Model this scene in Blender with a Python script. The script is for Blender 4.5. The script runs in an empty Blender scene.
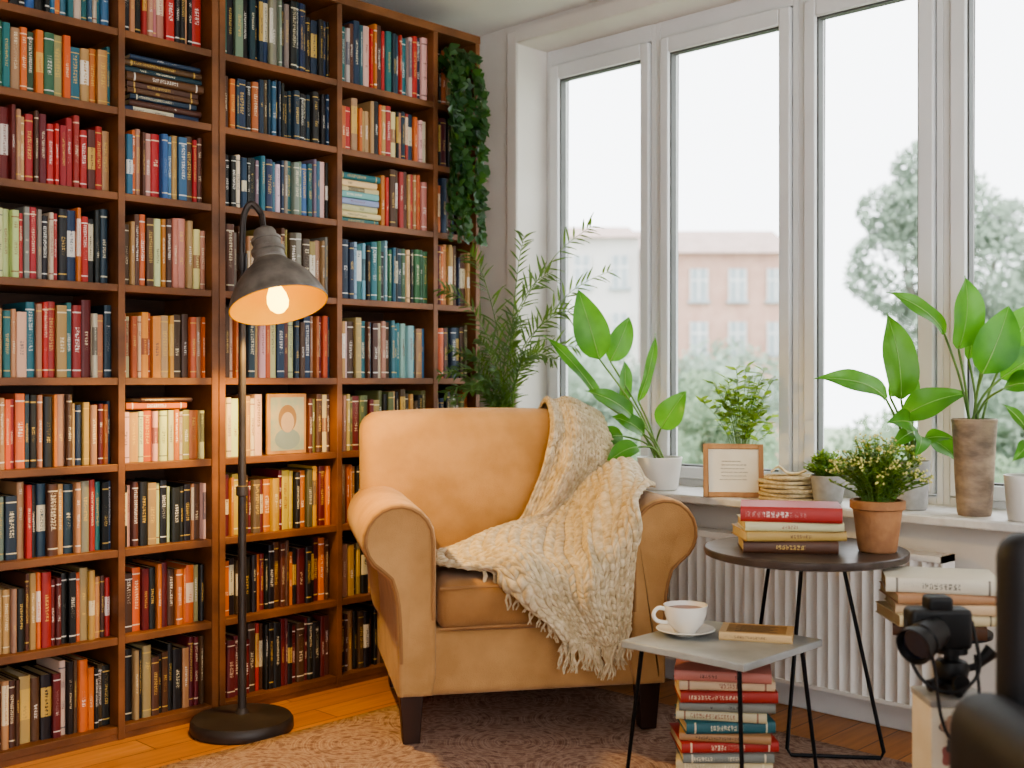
import bpy, bmesh, math, random
from mathutils import Vector, Matrix, noise
random.seed(11)
R3=Vector((.7193,.6947,0)); C3=Vector((.6947,-.7193,0)); U3=Vector((0,0,1))
col=bpy.context.scene.collection
def lin(h):
    if isinstance(h,str):
        c=[int(h[i:i+2],16)/255 for i in (0,2,4)]
        return tuple((x/12.92 if x<=.04045 else ((x+.055)/1.055)**2.4) for x in c)+(1,)
    return tuple(h)+(1,) if len(h)==3 else tuple(h)
# ---------------------------------------------------------------- materials
def newmat(name):
    m=bpy.data.materials.new(name); m.use_nodes=True
    nt=m.node_tree; b=nt.nodes['Principled BSDF']; return m,nt,b
def mat(name,c,rough=.6,metal=0,c2=None,scale=8,stretch=(1,1,1),bump=0,bscale=60,spec=.5,detail=4,sheen=0,lo=.35,hi=.65):
    m,nt,b=newmat(name); N=nt.nodes; L=nt.links
    b.inputs['Roughness'].default_value=rough; b.inputs['Metallic'].default_value=metal
    b.inputs['Specular IOR Level'].default_value=spec
    if sheen: b.inputs['Sheen Weight'].default_value=sheen
    tc=N.new('ShaderNodeTexCoord'); mp=N.new('ShaderNodeMapping'); mp.inputs['Scale'].default_value=stretch
    L.new(tc.outputs['Object'],mp.inputs['Vector'])
    nz=N.new('ShaderNodeTexNoise'); nz.inputs['Scale'].default_value=scale; nz.inputs['Detail'].default_value=detail
    L.new(mp.outputs[0],nz.inputs['Vector'])
    rp=N.new('ShaderNodeValToRGB'); rp.color_ramp.elements[0].position=lo; rp.color_ramp.elements[1].position=hi
    a=lin(c); d=lin(c2) if c2 else tuple(x*.82 for x in a[:3])+(1,)
    rp.color_ramp.elements[0].color=a; rp.color_ramp.elements[1].color=d
    L.new(nz.outputs['Fac'],rp.inputs[0]); L.new(rp.outputs[0],b.inputs['Base Color'])
    if bump:
        n2=N.new('ShaderNodeTexNoise'); n2.inputs['Scale'].default_value=bscale; n2.inputs['Detail'].default_value=3
        L.new(mp.outputs[0],n2.inputs['Vector'])
        bp=N.new('ShaderNodeBump'); bp.inputs['Strength'].default_value=bump; bp.inputs['Distance'].default_value=.004
        L.new(n2.outputs['Fac'],bp.inputs['Height']); L.new(bp.outputs[0],b.inputs['Normal'])
    return m
def emis(name,c,s):
    m,nt,b=newmat(name); b.inputs['Base Color'].default_value=lin(c)
    b.inputs['Emission Color'].default_value=lin(c); b.inputs['Emission Strength'].default_value=s; return m
def leafmat(name,c,c2,tw=.4):
    m=mat(name,c,.36,0,c2,14,bump=.2,bscale=40,spec=.4)
    nt=m.node_tree; b=nt.nodes['Principled BSDF']; out=[n for n in nt.nodes if n.type=='OUTPUT_MATERIAL'][0]
    rp=[n for n in nt.nodes if n.type=='VALTORGB'][0]
    oi=nt.nodes.new('ShaderNodeObjectInfo'); hs=nt.nodes.new('ShaderNodeHueSaturation'); mr=nt.nodes.new('ShaderNodeMapRange'); mr.inputs[3].default_value=.55; mr.inputs[4].default_value=1.25
    nt.links.new(oi.outputs['Random'],mr.inputs[0]); nt.links.new(mr.outputs[0],hs.inputs['Value']); nt.links.new(rp.outputs[0],hs.inputs['Color']); nt.links.new(hs.outputs[0],b.inputs['Base Color'])
    tr=nt.nodes.new('ShaderNodeBsdfTranslucent'); mx=nt.nodes.new('ShaderNodeMixShader'); mx.inputs[0].default_value=tw
    a=lin(c); tr.inputs[0].default_value=(min(1,a[0]*2.8),min(1,a[1]*1.9),a[2]*1.1,1)
    nt.links.new(b.outputs[0],mx.inputs[1]); nt.links.new(tr.outputs[0],mx.inputs[2]); nt.links.new(mx.outputs[0],out.inputs[0])
    return m
M_wood=mat('walnut_shelf_wood','85542f',.5,0,'603b20',5,(1.5,1,1.5),.12,90)
M_woodin=mat('shelf_inner_wood','553521',.6,0,'402818',5,(1,1,8))
M_wall=mat('wall_plaster','d6d1ca',.9,0,'cdc7bf',3,bump=.1,bscale=120)
M_ceil=mat('ceiling_plaster','dedcd9',.9,0,'d5d3cf',3)
M_frame=mat('window_frame_paint','dcdddd',.5,0,'d5d6d6',4)
M_gask=mat('window_gasket','5a5a57',.6,0)
M_sill=mat('sill_stone','d8d5d0',.4,0,'cac5be',25)
M_rad=mat('radiator_enamel','e6e2dc',.4,0,'dedad3',4)
M_chair=mat('tan_upholstery','bd9160',.85,0,'ab8152',9,bump=.5,bscale=380,sheen=.15,spec=.2)
M_seat=mat('seat_cushion_fabric','a4774a',.85,0,'93693f',9,bump=.5,bscale=380,sheen=.15,spec=.2)
M_pipe=mat('upholstery_piping','9c7146',.8,0,'8c643d',6)
M_dwood=mat('dark_leg_wood','3a2015',.4,0,'26140d',9,(1,1,.3))
M_lamp=mat('lamp_bronze_metal','857e76',.5,.2,'655e57',18,bump=.2)
M_lampp=mat('lamp_pole_metal','453d38',.45,.3,'342d29',9)
M_lampin=mat('lamp_inner_glow_enamel','f2bc38',.5,0,'e8b02c',4,spec=.2)  # yellow of the lamp's glow put into the inner shade colour
M_black=mat('black_metal','17161a',.4,.6,'0d0d0f',9)
M_blackp=mat('black_leather','111013',.6,0,'1a191d',12,bump=.15,bscale=160)
M_plas=mat('black_plastic','0c0c0e',.5,0,'161618',12)
M_blank=mat('beige_wool','d3c1a2',.95,0,'b09b78',45,bump=.35,bscale=300,sheen=.15)
M_tabw=mat('dark_table_top','4d423c',.35,0,'3a302b',7,(1,4,1))
M_tabs=mat('grey_table_top','a7aaa9',.4,0,'8f9291',9,bump=.05)
M_cer=mat('white_ceramic','ece8e0',.2,0,'e2ddd3',5)
M_coffee=mat('coffee','7a4522',.2,0,'945a30',12)
M_paper=mat('page_paper','cdbb95',.9,0,'b29b72',3,(1,1,160),lo=.45,hi=.55)
M_terra=mat('terracotta','a5764f',.8,0,'8b6040',18,bump=.3,bscale=80)
M_potg=mat('grey_concrete_pot','a8a5a1',.75,0,'92908b',20,bump=.2)
M_potw=mat('white_glazed_pot','e6e3de',.35,0,'d8d4ce',6)
M_vase=mat('rustic_clay_vase','a5907a',.8,0,'77675a',14,(1,1,2),.5,50)
M_soil=mat('potting_soil','2c2018',.95,0,'1c1410',40,bump=.8,bscale=90)
M_leaf=leafmat('broad_leaf_green','4d8a38','2f662b')
M_rib=mat('leaf_midrib','9cc070',.5,0,'86ac5c',9)
M_leafd=leafmat('dark_leaf_green','48743a','305433',.25)
M_leafl=leafmat('light_herb_green','6c9544','4b7434')
M_fern=leafmat('fern_green','557a44','3e6036')
M_stem=mat('plant_stem','6b8a3e',.6,0,'4d6b2c',12)
M_flow=mat('tiny_flowers','e0d890',.7,0,'c8c070',12)
M_pframe=mat('oak_picture_frame','b98a56',.5,0,'9b6e40',20,(1,1,.2))
M_mat=mat('cream_card','e8e0ce',.85,0,'ddd2bb',8)
M_ink=mat('brown_ink','6b5a48',.8)
M_straw=mat('woven_straw','dccaa4',.85,0,'bda67c',60,bump=.7,bscale=120)
def floor_mat():
    m,nt,b=newmat('oak_floor_boards'); N=nt.nodes;L=nt.links
    tc=N.new('ShaderNodeTexCoord'); mp=N.new('ShaderNodeMapping'); mp.inputs['Rotation'].default_value=(0,0,math.radians(90))
    L.new(tc.outputs['Object'],mp.inputs[0])
    br=N.new('ShaderNodeTexBrick'); br.inputs['Scale'].default_value=1; br.inputs['Brick Width'].default_value=1.1; br.inputs['Row Height'].default_value=.12
    br.inputs['Mortar Size'].default_value=.0018; br.inputs['Color1'].default_value=lin('c98a50'); br.inputs['Color2'].default_value=lin('b87a42'); br.inputs['Mortar'].default_value=lin('54301a')
    L.new(mp.outputs[0],br.inputs[0])
    m2=N.new('ShaderNodeMapping'); m2.inputs['Scale'].default_value=(18,1.2,1); L.new(tc.outputs['Object'],m2.inputs[0])
    nz=N.new('ShaderNodeTexNoise'); nz.inputs['Scale'].default_value=3; nz.inputs['Detail'].default_value=6; L.new(m2.outputs[0],nz.inputs[0])
    mx=N.new('ShaderNodeMix'); mx.data_type='RGBA'; mx.blend_type='MULTIPLY'; mx.inputs[0].default_value=.45
    L.new(br.outputs[0],mx.inputs[6]); rp=N.new('ShaderNodeValToRGB'); rp.color_ramp.elements[0].color=(.45,.4,.35,1); rp.color_ramp.elements[0].position=.3;rp.color_ramp.elements[1].position=.6
    L.new(nz.outputs[0],rp.inputs[0]); L.new(rp.outputs[0],mx.inputs[7]); L.new(mx.outputs[2],b.inputs['Base Color']); b.inputs['Roughness'].default_value=.35
    return m
def rug_mat():
    m,nt,b=newmat('woven_rug'); N=nt.nodes;L=nt.links
    tc=N.new('ShaderNodeTexCoord')
    def ramp(src,els):
        r=N.new('ShaderNodeValToRGB'); e=r.color_ramp.elements
        e[0].position=els[0][0]; e[0].color=lin(els[0][1]); e[1].position=els[-1][0]; e[1].color=lin(els[-1][1])
        for p,c in els[1:-1]:
            x=e.new(p); x.color=lin(c)
        L.new(src,r.inputs[0]); return r
    wv=N.new('ShaderNodeTexWave'); wv.wave_type='RINGS'; wv.rings_direction='SPHERICAL'; wv.inputs['Scale'].default_value=16; wv.inputs['Distortion'].default_value=1.5
    vm=N.new('ShaderNodeVectorMath'); vm.operation='SCALE'; vm.inputs['Scale'].default_value=3.2; L.new(tc.outputs['Object'],vm.inputs[0])
    fr_=N.new('ShaderNodeVectorMath'); fr_.operation='FRACTION'; L.new(vm.outputs[0],fr_.inputs[0])
    sb=N.new('ShaderNodeVectorMath'); sb.operation='SUBTRACT'; sb.inputs[1].default_value=(.5,.5,0); L.new(fr_.outputs[0],sb.inputs[0])
    s3=N.new('ShaderNodeVectorMath'); s3.operation='SCALE'; s3.inputs['Scale'].default_value=.18; L.new(sb.outputs[0],s3.inputs[0]); L.new(s3.outputs[0],wv.inputs['Vector'])
    r1=ramp(wv.outputs['Fac'],[(0,'7c5a4c'),(.35,'b69682'),(.55,'8a6656'),(.8,'c4ab98'),(1,'866354')])
    nz=N.new('ShaderNodeTexNoise'); nz.inputs['Scale'].default_value=30; nz.inputs['Detail'].default_value=7; L.new(tc.outputs['Object'],nz.inputs[0])
    r2=ramp(nz.outputs[0],[(.38,'775648'),(.5,'bb9f8c'),(.62,'8e6c5c')])
    mx=N.new('ShaderNodeMix'); mx.data_type='RGBA'; mx.inputs[0].default_value=.55; L.new(r1.outputs[0],mx.inputs[6]); L.new(r2.outputs[0],mx.inputs[7])
    L.new(mx.outputs[2],b.inputs['Base Color']); b.inputs['Roughness'].default_value=.95
    n3=N.new('ShaderNodeTexNoise'); n3.inputs['Scale'].default_value=250; L.new(tc.outputs['Object'],n3.inputs[0])
    bp=N.new('ShaderNodeBump'); bp.inputs['Strength'].default_value=.7; bp.inputs['Distance'].default_value=.006; L.new(n3.outputs[0],bp.inputs['Height']); L.new(bp.outputs[0],b.inputs['Normal'])
    return m
M_floor=floor_mat(); M_rug=rug_mat()
def glass_mat():
    m=bpy.data.materials.new('window_glass'); m.use_nodes=True; nt=m.node_tree; nt.nodes.clear()
    o=nt.nodes.new('ShaderNodeOutputMaterial'); t=nt.nodes.new('ShaderNodeBsdfTransparent'); g=nt.nodes.new('ShaderNodeBsdfGlossy'); g.inputs['Roughness'].default_value=.02
    mx=nt.nodes.new('ShaderNodeMixShader'); mx.inputs[0].default_value=.03
    nt.links.new(t.outputs[0],mx.inputs[1]); nt.links.new(g.outputs[0],mx.inputs[2]); nt.links.new(mx.outputs[0],o.inputs[0]); return m
M_glass=glass_mat()
def book_mat():
    m,nt,b=newmat('book_cover'); N=nt.nodes;L=nt.links
    def att(n):
        a=N.new('ShaderNodeAttribute'); a.attribute_name=n; return a
    def mt(op,a,b2=None,c=None):
        n=N.new('ShaderNodeMath'); n.operation=op
        for i,x in enumerate((a,b2,c)):
            if x is None: continue
            if isinstance(x,(int,float)): n.inputs[i].default_value=x
            else: L.new(x,n.inputs[i])
        return n.outputs[0]
    cov=att('cov'); ink=att('ink'); bk=att('bk')
    sb=N.new('ShaderNodeSeparateColor'); L.new(bk.outputs['Color'],sb.inputs[0])
    hw=mt('MULTIPLY',sb.outputs[0],20); style=sb.outputs[1]; rnd=sb.outputs[2]
    uvn=N.new('ShaderNodeUVMap'); uvn.uv_map='UVMap'; su=N.new('ShaderNodeSeparateXYZ'); L.new(uvn.outputs[0],su.inputs[0]); u=su.outputs[0]; v=su.outputs[1]
    a=mt('FLOOR',mt('MULTIPLY',u,13)); vv=mt('MULTIPLY',mt('MULTIPLY',v,hw),13); bb=mt('FLOOR',vv)
    cb=N.new('ShaderNodeCombineXYZ'); L.new(a,cb.inputs[0]); L.new(bb,cb.inputs[1]); L.new(mt('MULTIPLY',rnd,97),cb.inputs[2])
    wn=N.new('ShaderNodeTexWhiteNoise'); L.new(cb.outputs[0],wn.inputs['Vector'])
    let=mt('GREATER_THAN',wn.outputs['Value'],.42)
    let=mt('MULTIPLY',let,mt('GREATER_THAN',mt('FRACT',mt('MULTIPLY',vv,.25)),.26))
    word=mt('FLOOR',mt('MULTIPLY',vv,1/22)); wn2=N.new('ShaderNodeTexWhiteNoise'); wn2.noise_dimensions='1D'; L.new(mt('ADD',word,mt('MULTIPLY',rnd,31)),wn2.inputs['W'])
    let=mt('MULTIPLY',let,mt('GREATER_THAN',wn2.outputs['Value'],.25))
    inu=mt('LESS_THAN',mt('ABSOLUTE',u),mt('ADD',.14,mt('MULTIPLY',style,.12)))
    reg=mt('LESS_THAN',mt('ABSOLUTE',mt('SUBTRACT',v,mt('ADD',.45,mt('MULTIPLY',rnd,.2)))),mt('ADD',.1,mt('MULTIPLY',rnd,.2)))
    letters=mt('MULTIPLY',mt('MULTIPLY',let,inu),reg)
    onsp=mt('LESS_THAN',mt('ABSOLUTE',u),.6)
    block=mt('MULTIPLY',mt('LESS_THAN',style,.13),mt('MULTIPLY',reg,onsp))
    mask=mt('ABSOLUTE',mt('SUBTRACT',block,letters))
    band=mt('MULTIPLY',mt('LESS_THAN',mt('ABSOLUTE',mt('SUBTRACT',mt('ABSOLUTE',mt('SUBTRACT',v,.5)),.4)),.010),mt('GREATER_THAN',style,.5))
    mask=mt('MULTIPLY',mt('MINIMUM',mt('ADD',mask,mt('MULTIPLY',band,onsp)),1),.72)
    mx=N.new('ShaderNodeMix'); mx.data_type='RGBA'; L.new(mask,mx.inputs[0]); L.new(cov.outputs['Color'],mx.inputs[6]); L.new(ink.outputs['Color'],mx.inputs[7])
    L.new(mx.outputs[2],b.inputs['Base Color']); b.inputs['Roughness'].default_value=.5
    return m
M_book=book_mat()
# ---------------------------------------------------------------- mesh builder
class MB:
    def __init__(s): s.v=[];s.f=[];s.m=[]
    def add(s,vs,fs,mi=0,M=None):
        o=len(s.v)
        for p in vs:
            p=Vector(p); s.v.append(M@p if M is not None else p)
        for f in fs: s.f.append([i+o for i in f]); s.m.append(mi)
    def box(s,x0,x1,y0,y1,z0,z1,mi=0,M=None):
        s.add([(x0,y0,z0),(x1,y0,z0),(x1,y1,z0),(x0,y1,z0),(x0,y0,z1),(x1,y0,z1),(x1,y1,z1),(x0,y1,z1)],
              [(0,3,2,1),(4,5,6,7),(0,1,5,4),(1,2,6,5),(2,3,7,6),(3,0,4,7)],mi,M)
    def grid(s,P,mi=0,closed=False,M=None):
        n=len(P);k=len(P[0]); vs=[p for r in P for p in r]; fs=[]
        for i in range(n-1):
            for j in range(k if closed else k-1):
                j2=(j+1)%k; fs.append((i*k+j,i*k+j2,(i+1)*k+j2,(i+1)*k+j))
        s.add(vs,fs,mi,M)
    def tube(s,pts,rad,seg=8,mi=0,caps=True):
        pts=[Vector(p) for p in pts]; n=len(pts)
        if not isinstance(rad,(list,tuple)): rad=[rad]*n
        rad=list(rad)+[rad[-1]]*(n-len(rad))
        t=(pts[1]-pts[0]).normalized(); a=Vector((0,0,1)) if abs(t.z)<.9 else Vector((1,0,0)); nrm=t.cross(a).normalized()
        rings=[]
        for i in range(n):
            t=(pts[min(i+1,n-1)]-pts[max(i-1,0)]); t=t.normalized() if t.length>1e-9 else Vector((0,0,1))
            nrm=(nrm-t*nrm.dot(t)); nrm=nrm.normalized() if nrm.length>1e-6 else t.orthogonal().normalized()
            b=t.cross(nrm)
            rings.append([pts[i]+(nrm*math.cos(q*2*math.pi/seg)+b*math.sin(q*2*math.pi/seg))*rad[i] for q in range(seg)])
        o=len(s.v); s.grid(rings,mi,True)
        if caps:
            s.f.append([o+q for q in range(seg)][::-1]); s.m.append(mi)
            e=o+(n-1)*seg; s.f.append([e+q for q in range(seg)]); s.m.append(mi)
    def lathe(s,prof,c=(0,0,0),seg=32,mi=0,M=None):
        P=[[(c[0]+r*math.cos(2*math.pi*j/seg),c[1]+r*math.sin(2*math.pi*j/seg),c[2]+z) for j in range(seg)] for r,z in prof]
        s.grid(P,mi,True,M)
    def blob(s,c,r,seed,mi=0):
        P=[]
        for i in range(9):
            th=math.pi*(i+.02)/8.04; row=[]
            for j in range(14):
                ph=2*math.pi*j/14; d=Vector((math.sin(th)*math.cos(ph),math.sin(th)*math.sin(ph),math.cos(th)*.85))
                row.append(Vector(c)+d*r*(.78+.35*noise.noise(d*2.5+Vector((seed,0,0)))))
            P.append(row)
        s.grid(P,mi,True)
    def soft(s,c,size,r,puff=(0,0,0),n=12,mi=0,fn=None):
        h=[x/2 for x in size]; r=min(r,min(h)-1e-4)
        def samp(hh):
            a=[-hh,-hh+r*.12,-hh+r*.35,-hh+r*.65,-hh+r]; k=max(2,n-8)
            mid=[-hh+r+(2*(hh-r))*i/k for i in range(1,k)]
            return a+mid+[-x for x in a[::-1]]
        S=[samp(x) for x in h]; vd={}
        def V(p):
            key=tuple(round(x,6) for x in p)
            if key not in vd:
                q=Vector(p); inn=Vector([max(-h[i]+r,min(h[i]-r,q[i])) for i in range(3)]); d=q-inn
                if d.length>1e-9: q=inn+d.normalized()*r
                f=[1-(q[i]/h[i])**2 for i in range(3)]
                q.x+=math.copysign(puff[0],q.x)*max(0,f[1])*max(0,f[2])*(abs(q.x)/h[0])
                q.y+=math.copysign(puff[1],q.y)*max(0,f[0])*max(0,f[2])*(abs(q.y)/h[1])
                q.z+=math.copysign(puff[2],q.z)*max(0,f[0])*max(0,f[1])*(abs(q.z)/h[2])
                q=q+Vector(c)
                if fn: q=fn(q)
                vd[key]=len(s.v); s.v.append(q)
            return vd[key]
        for ax in range(3):
            b,d=[i for i in range(3) if i!=ax]
            for sg in (-1,1):
                for i in range(len(S[b])-1):
                    for j in range(len(S[d])-1):
                        q=[]
                        for (ii,jj) in ((i,j),(i+1,j),(i+1,j+1),(i,j+1)):
                            p=[0,0,0]; p[ax]=sg*h[ax]; p[b]=S[b][ii]; p[d]=S[d][jj]; q.append(V(p))
                        q=list(dict.fromkeys(q))
                        if len(q)>2: s.f.append(q); s.m.append(mi)
    def make(s,name,mats,parent=None,loc=None,rot=0,bevel=0,angle=.6,world=False,solid=0):
        me=bpy.data.meshes.new(name)
        vs=s.v
        if loc is not None and world: vs=[p-Vector(loc) for p in s.v]
        me.from_pydata([tuple(p) for p in vs],[],s.f)
        for m in (mats if isinstance(mats,(list,tuple)) else [mats]): me.materials.append(m)
        me.polygons.foreach_set('material_index',s.m)
        bm=bmesh.new(); bm.from_mesh(me); bmesh.ops.remove_doubles(bm,verts=bm.verts,dist=1e-6); bmesh.ops.recalc_face_normals(bm,faces=bm.faces); bm.to_mesh(me); bm.free()
        me.polygons.foreach_set('use_smooth',[True]*len(me.polygons)); me.set_sharp_from_angle(angle=angle)
        o=bpy.data.objects.new(name,me); col.objects.link(o)
        if loc is not None: o.location=loc
        o.rotation_euler=(0,0,rot)
        if parent: o.parent=parent
        if bevel:
            b=o.modifiers.new('bevel','BEVEL'); b.width=bevel; b.segments=2; b.limit_method='ANGLE'
        if solid:
            b=o.modifiers.new('solid','SOLIDIFY'); b.thickness=solid; b.offset=0
        return o
def lab(o,label,cat,group=None,kind=None):
    o['label']=label; o['category']=cat
    if group: o['group']=group
    if kind: o['kind']=kind
    return o
def struct(o,label=None,cat=None):
    o['kind']='structure'
    if label: o['label']=label; o['category']=cat or 'structure'
    return o
def empty(name,loc,rot,label,cat,group=None):
    o=bpy.data.objects.new(name,None); o.empty_display_size=.1; col.objects.link(o); o.location=loc; o.rotation_euler=(0,0,rot)
    lab(o,label,cat,group); return o
# ---------------------------------------------------------------- room shell
YB=3.30; XA=-3.45; ZC=2.46
OX0,OX1,OZ0,OZ1=-3.155,-.91,.655,2.385
mb=MB(); mb.box(XA,1.6,-1.2,YB,-.05,0); struct(mb.make('floor',M_floor),'warm oak board floor','floor')
mb=MB(); mb.box(XA-.2,1.75,-1.35,YB+.25,ZC,ZC+.1); struct(mb.make('ceiling',M_ceil),'pale plaster ceiling','ceiling')
mb=MB(); mb.box(XA-.15,XA,-1.2,YB+.25,-.05,ZC); struct(mb.make('wall_left',M_wall),'plaster wall behind the bookcases','wall')
mb=MB()
mb.box(XA,OX0,YB,YB+.25,-.05,ZC); mb.box(OX1,1.6,YB,YB+.25,-.05,ZC); mb.box(OX0,OX1,YB,YB+.25,-.05,OZ0); mb.box(OX0,OX1,YB,YB+.25,OZ1,ZC)
struct(mb.make('wall_right',M_wall),'beige plaster wall with wide window opening','wall')
mb=MB(); mb.box(XA-.15,.1,-1.35,-1.2,-.05,ZC); mb.box(.1,1.75,-1.35,-1.2,2.36,ZC); struct(mb.make('wall_back_added',M_wall),'unseen plaster wall added to cut the fill light','wall')  # unseen wall, added to hold back flat light from behind the camera
mb=MB(); X=1.6
mb.box(X,X+.15,-1.2,-.6,-.05,ZC); mb.box(X,X+.15,2.8,YB+.25,-.05,ZC); mb.box(X,X+.15,-.6,2.8,2.38,ZC)
struct(mb.make('wall_front_added',M_wall),'unseen added plaster wall, opening sized for daylight fill','wall')  # unseen wall, added; its opening sets how much fill light enters
mb=MB(); mb.box(XA+.3,1.6,YB-.015,YB,0,.09); struct(mb.make('baseboard_right',M_frame,bevel=.004),'painted skirting board','baseboard')
mb=MB(); mb.box(OX0-.04,OX1+.05,3.174,YB+.19,.637,.665); struct(mb.make('trim_1',M_sill,bevel=.006),'stone window sill','window sill')
mb=MB()
mb.box(OX0-.05,OX0,YB-.012,YB,.665,OZ1+.05); mb.box(OX0,OX1,YB-.012,YB,OZ1,OZ1+.05); mb.box(OX1,OX1+.05,YB-.012,YB,.665,OZ1+.05)
struct(mb.make('trim_2',M_wall,bevel=.004),'plain painted window casing','window casing')
bounds=[OX0,-2.602,-2.0045,-1.505,OX1]; glass=[(-3.082,-2.667),(-2.537,-2.074),(-1.935,-1.581),(-1.43,-.98)]
GZ0,GZ1=.735,2.262
for i in range(4):
    a,b=bounds[i],bounds[i+1]; g0,g1=glass[i]; y=3.47
    mb=MB()
    o1=.022
    mb.box(a,a+o1,y,y+.07,.665,OZ1); mb.box(b-o1,b,y,y+.07,.665,OZ1); mb.box(a+o1,b-o1,y,y+.07,.665,.69); mb.box(a+o1,b-o1,y,y+.07,GZ1+.06,OZ1)
    fr=mb.make('window_%d'%(i+1),M_frame,bevel=.003); struct(fr,'tall pale-painted casement window','window')
    mb=MB(); y2=y-.014
    mb.box(a+o1+.004,g0,y2,y+.05,.694,GZ1+.056); mb.box(g1,b-o1-.004,y2,y+.05,.694,GZ1+.056); mb.box(g0,g1,y2,y+.05,.694,GZ0); mb.box(g0,g1,y2,y+.05,GZ1,GZ1+.056)
    sash=mb.make('sash',M_frame,parent=fr,bevel=.005)
    mb=MB(); q=.006
    mb.box(g0,g0+q,y+.0,y+.03,GZ0,GZ1);mb.box(g1-q,g1,y+.0,y+.03,GZ0,GZ1);mb.box(g0,g1,y,y+.03,GZ0,GZ0+q);mb.box(g0,g1,y,y+.03,GZ1-q,GZ1)
    mb.make('gasket',M_gask,parent=sash)
    mb=MB(); mb.box(g0,g1,y+.012,y+.016,GZ0,GZ1); mb.make('glass',M_glass,parent=sash)
# radiator
rad=empty('radiator',(-1.95,3.22,0),0,'cream ribbed panel radiator mounted under the window sill','radiator')
mb=MB(); 
x0,x1=-.55,.56; n=30
P=[]
for z in (.11,.53):
    row=[]
    for k in range(n*6+1):
        x=x0+(x1-x0)*k/(n*6); ph=(k%6)/6
        row.append((x,-.026+.003*math.cos(2*math.pi*ph)-.001*math.cos(4*math.pi*ph),z))
    P.append(row)
mb.grid(P); mb.box(x0,x1,-.012,.045,.11,.53); mb.box(x0-.006,x1+.006,-.032,.05,.53,.548); mb.box(x0-.006,x1+.006,-.03,.048,.098,.11)
mb.box(x0-.006,x0,-.032,.05,.098,.548); mb.box(x1,x1+.006,-.032,.05,.098,.548)
mb.make('panel',M_rad,parent=rad)
mb=MB(); mb.tube([(x1-.05,.02,.1),(x1-.05,.02,.0)],.009,8); mb.tube([(x0+.05,.02,.1),(x0+.05,.02,.0)],.009,8); mb.make('pipe',M_rad,parent=rad)
mb=MB(); mb.box(x0+.2,x0+.24,.045,.079,.2,.5); mb.box(x1-.24,x1-.2,.045,.079,.2,.5); mb.make('bracket',M_rad,parent=rad)
# rug
mb=MB(); 
P=[]
nx,ny=60,50
for j in range(ny+1):
    row=[]
    for i in range(nx+1):
        x=-2.83+3.3*i/nx; y=.2+2.8*j/ny
        row.append((x+.006*noise.noise(Vector((y*4,0,1))),y+.006*noise.noise(Vector((x*4,5,1))),.009))
    P.append(row)
mb.grid(P); rug=mb.make('rug',M_rug,loc=(-1.2,1.6,0),world=True); lab(rug,'worn pink and brown patterned woven rug on the floor','rug')
s=rug.modifiers.new('s','SOLIDIFY'); s.thickness=.008; s.offset=-1
# ---------------------------------------------------------------- bookcases
XF=-3.15
shelfz=[.04,.30,.555,.805,1.057,1.33,1.597,1.845,2.075]; topz=2.335; st=.022
def bookcase(y0,y1,inner,label):
    L=(XF-.15,(y0+y1)/2,0); root=empty('bookcase',L,0,label,'bookcase')
    def fin(mb,name,m,bv=0):
        mb.v=[p-Vector(L) for p in mb.v]; return mb.make(name,m,parent=root,bevel=bv)
    mb=MB()
    ys=[(y0,inner[0][0])]+[(inner[i][1],inner[i+1][0]) for i in range(len(inner)-1)]+[(inner[-1][1],y1)]
    for a,b in ys: mb.box(XF-.29,XF,a,b,0,topz)
    mb.box(XF-.29,XF+.004,y0,y1,topz,topz+.03)
    fin(mb,'body',M_wood,.002)
    mb=MB(); mb.box(XF-.298,XF-.29,y0,y1,0,topz); fin(mb,'back_panel',M_woodin)
    mb=MB()
    for a,b2 in inner: mb.box(XF-.02,XF-.004,a,b2,0,shelfz[0]-st)
    fin(mb,'plinth',M_wood)
    for a,b2 in inner:
        for z in shelfz:
            mb=MB(); mb.box(XF-.289,XF-.002,a,b2,z-st,z); fin(mb,'shelf',M_wood,.0015)
    return root
colA=[(1.122,1.612),(1.634,1.921)]; colB=[(1.970,2.405),(2.427,2.847),(2.869,3.063)]
bookcase(1.10,1.9455,colA,'tall reddish-brown wooden bookcase packed with books')
bookcase(1.9475,3.085,colB,'tall reddish-brown wooden bookcase beside the window wall')
COL={'teal':'2c6269','navy':'1f3247','blue':'3a6285','red':'a5302a','dark red':'641d1e','orange':'bd6430','cream':'c8b792','tan':'a88459','black':'1c1b1a','brown':'533624','grey':'7f7c77','white':'d2cabb','olive':'605e38','pink':'b97a68','yellow':'c8983e','pale blue':'7c9dab','green':'395f44'}
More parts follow.
